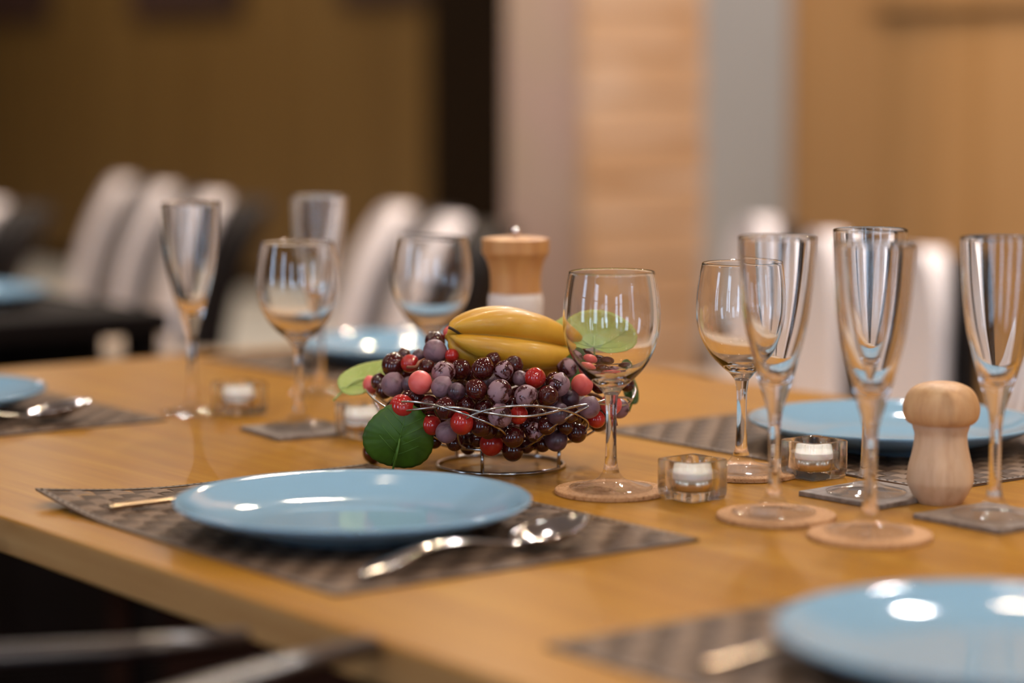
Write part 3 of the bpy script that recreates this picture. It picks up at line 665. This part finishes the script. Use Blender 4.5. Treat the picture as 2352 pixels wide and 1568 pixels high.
for b, sgn in (('l', -1), ('r', 1)):
    root = bunch[b]
    pts = [(0.0 * sgn, 0.0, 0.015), (0.03 * sgn, -0.03, 0.018), (0.045 * sgn, -0.05, 0.010), (0.05 * sgn, -0.055, -0.006)]
    link('stalk', tube(spline(pts, 5), 0.0016, 8), M['stem'], root)
# short visible stalks between the upper left grapes
lo = Vector(bunch['l'].location)
st = [deep(935, 843, BC.y - 0.055) - lo, deep(955, 842, BC.y - 0.06) - lo, deep(962, 832, BC.y - 0.055) - lo, deep(975, 825, BC.y - 0.045) - lo]
link('stalk', tube(spline(st, 5), 0.0013, 8), M['stem'], bunch['l'])
gl = tag(bpy.data.objects.new('loose_grape', gm['D']), 'single dark grape lying on the table left of the big green leaf', 'grape'); COL.objects.link(gl)
pl_ = at(857, 1064, TT); gl.location = (pl_.x, pl_.y, TT + 0.0098); gl.scale = (0.0095,) * 3

# leaves
def leaf_bm(rx, ry, cup=0.0, teeth=26, wave=0.0, notch=True, pinnate=False):
    bm = bmesh.new(); nr, nt = 10, 104
    def R(t):                         # heart shaped vine leaf, stalk end at angle -90 degrees
        r = 1.0 + 0.05 * cos(3 * (t - pi / 2)) + 0.035 * abs(((t * teeth / (2 * pi)) % 1) - 0.5)
        if notch:
            d = abs(((t + pi / 2 + pi) % (2 * pi)) - pi); r -= 0.30 * max(0, 1 - d / 0.42) ** 1.4
        return r
    def pt(u, t):
        r = R(t) * u; x, y = rx * r * cos(t), ry * r * sin(t)
        ridge = 0.035 * rx * abs(sin(2.5 * (t + pi / 2))) * u
        return Vector((x, y, cup * u * u * rx + ridge + wave * rx * sin(2 * t) * u * u))
    for sgn in (1, -1):
        off = 0.0003 * sgn; c = bm.verts.new(pt(0, 0) + Vector((0, 0, off)))
        rings = [[bm.verts.new(pt(i / nr, 2 * pi * k / nt) + Vector((0, 0, off))) for k in range(nt)] for i in range(1, nr + 1)]
        for k in range(nt):
            k2 = (k + 1) % nt
            f = (c, rings[0][k], rings[0][k2]); bm.faces.new(f if sgn > 0 else f[::-1])
            for i in range(nr - 1):
                f = (rings[i][k], rings[i + 1][k], rings[i + 1][k2], rings[i][k2]); bm.faces.new(f if sgn > 0 else f[::-1])
        if sgn > 0: top = rings[-1]
        else:
            for k in range(nt): bm.faces.new((top[k], rings[-1][k], rings[-1][(k + 1) % nt], top[(k + 1) % nt]))
    vb = bmesh.new()
    def pl(x, y):                     # a point of the blade from flat leaf coordinates (unit circle)
        t = atan2(y, x); return pt(min(0.95, sqrt(x * x + y * y)) / R(t) if True else 0, t) + Vector((0, 0, 0.0005))
    if pinnate:
        tube([pl(0.0, -0.9 + 0.18 * i) for i in range(11)], [0.0007 - 0.00004 * i for i in range(11)], 6, vb)
        for y0 in (-0.6, -0.3, 0.0, 0.3):
            for sg in (-1, 1): tube([pl(sg * w, y0 + (0.05 if sg > 0 else 0.12) + w * 0.75) for w in (0.0, 0.2, 0.4, 0.58)], 0.0003, 6, vb)
    else:
        for ang, ln in ((90, 1.45), (50, 1.3), (130, 1.25), (14, 0.9), (166, 0.85)):
            c_, s_ = cos(radians(ang)), sin(radians(ang)); pts = [(c_ * w * ln, -0.62 + s_ * w * ln) for w in (0, 0.25, 0.5, 0.75, 1.0)]
            pts = [p for p in pts if p[0] ** 2 + p[1] ** 2 < 0.86]
            tube([pl(*p) for p in pts], [0.0007 - 0.0001 * i for i in range(len(pts))], 6, vb)
            for w in (0.4, 0.7):
                for sg in (-0.6, 0.6):
                    q = [(c_ * w * ln + e * cos(radians(ang) + sg), -0.62 + s_ * w * ln + e * sin(radians(ang) + sg)) for e in (0, 0.15, 0.3)]
                    if all(x * x + y * y < 0.8 for x, y in q): tube([pl(*p) for p in q], 0.0003, 6, vb)
    pet = tube(spline([pt(0, 0) + Vector((0, 0, 0.0006)), Vector((0.02 * rx, -0.5 * ry, 0.004)), Vector((0.05 * rx, -1.25 * ry, -0.006))], 5), 0.0010, 8)
    return bm, vb, pet
def leaf(b, P, normal, up, rx, ry, m, vm, **kw):
    bm, vb, pet = leaf_bm(rx, ry, **kw); n = Vector(normal).normalized(); u = Vector(up); u = (u - n * u.dot(n)).normalized(); x = u.cross(n)
    mx = Matrix.Translation(P - Vector(bunch[b].location)) @ Matrix((x, u, n)).transposed().to_4x4()
    for q in (bm, vb, pet): q.transform(mx)
    o = link('leaf', bm, m, bunch[b]); link('vein', vb, vm, o); link('leaf_stalk', pet, vm, o)
    return o
o = leaf('l', deep(918, 1007, BC.y - 0.085), (0.1, -0.98, -0.12), (0.25, 0.0, 1.0), 0.030, 0.0285, M['leaf_dark'], M['vein_dark'], cup=-0.25, notch=False, pinnate=True); o['label'] = 'dark green leaf hanging in front of the bowl'
o = leaf('l', deep(846, 868, BC.y + 0.03), (-0.1, -0.6, 0.8), (0.8, 0.2, 0.55), 0.017, 0.030, M['leaf_pale'], M['vein'], cup=0.15, wave=0.1, notch=False, pinnate=True); o['label'] = 'pale green leaf sticking out to the left'
o = leaf('r', deep(1362, 778, BC.y + 0.01), (0.0, -0.85, 0.5), (0.1, 0.2, 1.0), 0.0405, 0.023, M['leaf_pale'], M['vein'], cup=0.2, wave=0.06); o['label'] = 'pale green vine leaf seen through the wine glass'
o = leaf('r', deep(1448, 893, BC.y + 0.01), (0.6, -0.6, 0.5), (0.4, 0, 1), 0.009, 0.016, M['leaf_dark'], M['vein_dark'], notch=False)
o = leaf('r', deep(1306, 868, BC.y - 0.02), (-0.3, -0.9, 0.3), (0.2, 0, 1), 0.012, 0.022, M['leaf_dark'], M['vein_dark'], notch=False)

# ------------------------------------------------------------------ starfruit
sf0, sf1 = deep(1050, 770, BC.y - 0.035), deep(1312, 806, BC.y + 0.015)
ax = (sf1 - sf0); Ls = ax.length; ax.normalize()
toc = Vector((0, -1, 0.15)); toc = (toc - ax * toc.dot(ax)).normalized(); upv = ax.cross(toc) * -1
if upv.z < 0: upv = -upv
bm = bmesh.new(); nt, nl = 120, 40; rings = []
for i in range(nl + 1):
    u = i / nl
    env = (sin(pi * min(1, max(0.0, u)) ** 0.92  ) ** 0.46) if 0 < u < 1 else 0.0
    row = []
    for k in range(nt):
        t = 2 * pi * k / nt                                       # t = 0 faces the camera: a groove
        lob = abs(sin(2.5 * t)) ** 0.5
        r = 0.0345 * env * (0.52 + 0.48 * lob)
        bulge = -0.010 * lob * (1 - u) ** 6 + 0.012 * lob * u ** 8   # lobes reach past the stalk end
        row.append(bm.verts.new(sf0 + ax * (u * Ls + bulge) + r * (cos(t + 0.19) * toc + sin(t + 0.19) * upv)))
    rings.append(row)
for A, B in zip(rings, rings[1:]):
    for k in range(nt): bm.faces.new((A[k], A[(k + 1) % nt], B[(k + 1) % nt], B[k]))
bmesh.ops.remove_doubles(bm, verts=bm.verts, dist=1e-6); bmesh.ops.recalc_face_normals(bm, faces=bm.faces)
sfc = (sf0 + sf1) / 2; bm.transform(Matrix.Translation(-sfc))
sf = tag(link('starfruit', bm, M['star'], None, sfc), 'yellow ribbed starfruit lying on top of the grapes', 'starfruit')
q_ = sf0 - sfc
link('stalk', tube(spline([q_ + ax * 0.010 + toc * 0.004, q_ - ax * 0.002 + toc * 0.007 + Vector((0, 0, .002)), q_ - ax * 0.009 + toc * 0.009 + Vector((0, 0, .0045)), q_ - ax * 0.0125 + toc * 0.009 + Vector((0, 0, .0055))], 5), 0.0013, 8), M['twig'], sf)

# folded paper napkin at the right plate
pn = at(2378, 972, TT)
nk = bmesh.new(); hN = 0.085
ring = []; n = 28
for k in range(n):
    t = 2 * pi * k / n; r = 0.026 * (1 + 0.30 * (1 if k % 2 else -1)); ring.append((r * cos(t), r * sin(t)))
lv = []
for u in (0.0, 0.3, 0.6, 0.85, 1.0): lv.append([nk.verts.new((x * (1 - 0.94 * u), y * (1 - 0.94 * u), 0.0004 + hN * u)) for x, y in ring])
for A, B in zip(lv, lv[1:]):
    for k in range(n): nk.faces.new((A[k], A[(k + 1) % n], B[(k + 1) % n], B[k]))
nk.faces.new(lv[-1]); nk.faces.new(lv[0][::-1])
tag(link('paper_napkin', nk, M['paper'], None, (pn.x, pn.y, TT + 0.0105), smooth=False), 'white pleated paper napkin standing by the right plate at the edge of the photo', 'napkin')

# ------------------------------------------------------------------ dark horseshoe armchairs pushed up to the near table edge
def horseshoe(a_c, label, src=None):
    if src: return dup(src, T(a_c, 0.012, 0), TH, label)
    t = thing('armchair', label, 'chair', T(a_c, 0, 0), TH, 'dark horseshoe armchairs')
    pts = []
    for k in range(25):
        u = k / 24; th_ = pi * u
        x = -0.226 * cos(th_) * (1 - 0.5 * sin(th_)); y = 0.018 + 0.43 * sin(th_) ** 0.85
        pts.append((x, y, TT - 0.003))
    rad = [0.0145 * (0.80 + 0.35 * sin(pi * k / 24)) for k in range(25)]
    link('arm_rail', tube(pts, rad, 14, flat=0.55, up=(0, 0, 1)), M['dark_wood'], t)
    link('seat', box(-0.22, 0.22, 0.02, 0.43, 0.42, 0.46, bev=0.012), M['black_seat'], t)
    for x, y, xt, yt in ((-0.17, 0.2, -0.180, 0.21), (0.17, 0.2, 0.180, 0.21), (-0.12, 0.4, -0.085, 0.41), (0.12, 0.4, 0.085, 0.41)):
        link('leg', tube([(x, y, 0), (x * 0.99, y, 0.44), (xt, yt, TT - 0.006 + 0.0)], [0.012, 0.017, 0.011], 12), M['dark_wood'], t)
    link('backrest', tube([(-0.10, 0.43, 0.64), (0, 0.445, 0.64), (0.10, 0.43, 0.64)], 0.02, 10, flat=2.5, up=(0, 0, 1)), M['dark_wood'], t)
    return t
c1 = horseshoe(0.47, 'dark wooden armchair at the near table edge, its armrest crossing the lower left corner')
horseshoe(-0.10, 'dark wooden armchair whose curved armrest end shows at the bottom edge near the table', c1)

c1.rotation_euler.z = TH - 0.08; c1.location = T(0.412, -0.02)

# ------------------------------------------------------------------ white fronted chairs behind
def white_chair(label, LEAN=0.10, TAPER=0.12, SHELL=0.10):
    t = thing('dining_chair', label, 'chair', (0, 0, 0), 0, 'white padded chairs with black shells')   # faces local -x
    def slab(x_front, thick, w, ztop, zbot, taper, rnd):
        bm = bmesh.new(); nu, nv = 16, 20; F = []; Bk = []
        for j in range(nv + 1):
            v = j / nv; z = zbot + (ztop - zbot) * v
            ww = w / 2 * (1 - taper * v)
            d = (ztop - z)
            if d < rnd: ww = ww - (rnd - sqrt(max(0, rnd * rnd - (rnd - d) ** 2))) * 0.9
            ww = max(ww, 0.02); lean = LEAN * v ** 1.8
            fr, bk = [], []
            for i in range(nu + 1):
                s = (i / nu - 0.5) * 2; dish = 0.035 * s * s
                e = thick / 2 * (1 - abs(s) ** 6 * 0.8)
                fr.append(bm.verts.new((x_front + lean - dish - e + thick / 2, s * ww, z))); bk.append(bm.verts.new((x_front + lean - dish + e + thick / 2, s * ww, z)))
            F.append(fr); Bk.append(bk)
        for j in range(nv):
            for i in range(nu):
                bm.faces.new((F[j][i], F[j + 1][i], F[j + 1][i + 1], F[j][i + 1])); bm.faces.new((Bk[j][i], Bk[j][i + 1], Bk[j + 1][i + 1], Bk[j + 1][i]))
            bm.faces.new((F[j][0], Bk[j][0], Bk[j + 1][0], F[j + 1][0])); bm.faces.new((F[j][nu], F[j + 1][nu], Bk[j + 1][nu], Bk[j][nu]))
        for i in range(nu):
            bm.faces.new((F[nv][i], Bk[nv][i], Bk[nv][i + 1], F[nv][i + 1])); bm.faces.new((F[0][i], F[0][i + 1], Bk[0][i + 1], Bk[0][i]))
        return bm
    link('backrest', slab(0.18, 0.04, 0.42, 0.80, 0.40, TAPER, 0.13), M['white_pad'], t)
    link('back_shell', slab(0.221, SHELL, 0.43, 0.785, 0.38, TAPER, 0.13), M['black_shell'], t)
    link('seat', box(-0.22, 0.20, -0.20, 0.20, 0.40, 0.45, bev=0.02), M['seat_tan'], t)
    for x, y in ((-0.2, -0.17), (-0.2, 0.17), (0.2, -0.17), (0.2, 0.17)):
        link('leg', tube([(x * 1.1, y * 1.1, 0), (x, y, 0.41)], [0.011, 0.016], 10), M['black_shell'], t)
    return t
wc = white_chair('white padded chair', 0.015, 0.26, 0.055)
wl_ = white_chair('blurred white chair', 0.13, 0.10, 0.11)
def put_chair(px, d, turn, label, src=None, base=None):
    X = (px - 1176) / F_PX * d; o = src or dup(base or wc, (0, 0, 0), 0, label)
    o['label'] = label; o.location = (X - 0.27 * cos(turn), d - 0.27 * sin(turn), 0); o.rotation_euler = (0, 0, turn)
T_R = -0.02
put_chair(2218, 4.18, radians(7.5), 'white padded chair directly behind the wooden shaker, rightmost in its row', wc)
put_chair(1985, 4.62, radians(7), 'white padded chair seen between the two groups of flutes, middle of its row')
put_chair(1820, 5.12, radians(10), 'white padded chair with rounded top in front of the grey wall')
put_chair(452, 6.1, radians(17), 'blurred white chair with black shell behind the left flute, nearest in its row', wl_)
put_chair(342, 6.6, radians(12), 'blurred white chair in the middle of the row behind the left flute', base=wl_)
put_chair(250, 7.1, radians(12), 'blurred white chair at the left end of the row behind the left flute', base=wl_)
put_chair(990, 5.1, radians(9), 'blurred white chair behind the wine glass at the starfruit, right one of two', base=wl_)
put_chair(872, 5.55, radians(9), 'blurred white chair left of the wine glass behind the starfruit', base=wl_)
put_chair(-60, 5.8, radians(10), 'blurred chair with black shell cut off by the left edge of the photo', base=wl_)

# dark table in the left background with a blue plate
dc = at(392, 714, 0.74)
dt = thing('dark_table', 'dark wooden table in the blurred left background with a blue plate on it', 'table', (dc.x, dc.y, 0), TH)
link('tabletop', box(0, 1.0, 0, 1.6, 0.705, 0.74, bev=0.003), M['table_dark'], dt, smooth=False)
link('dark_fill_panel', box(0.2, 0.24, 0.012, 1.5, 0.0, 0.705), M['table_dark'], dt, smooth=False)  # black panel added to fill the dark area under the tabletop
for x, y in ((0.05, 0.025), (0.95, 0.06), (0.95, 1.54)):
    link('leg', box(x - 0.02, x + 0.02, y - 0.02, y + 0.02, 0, 0.705), M['table_dark'], dt, smooth=False)
pq = at(-90, 664, 0.765)
make_plate((pq.x, pq.y, 0.7402), 'blurred blue plate on the dark table in the left background', p1)
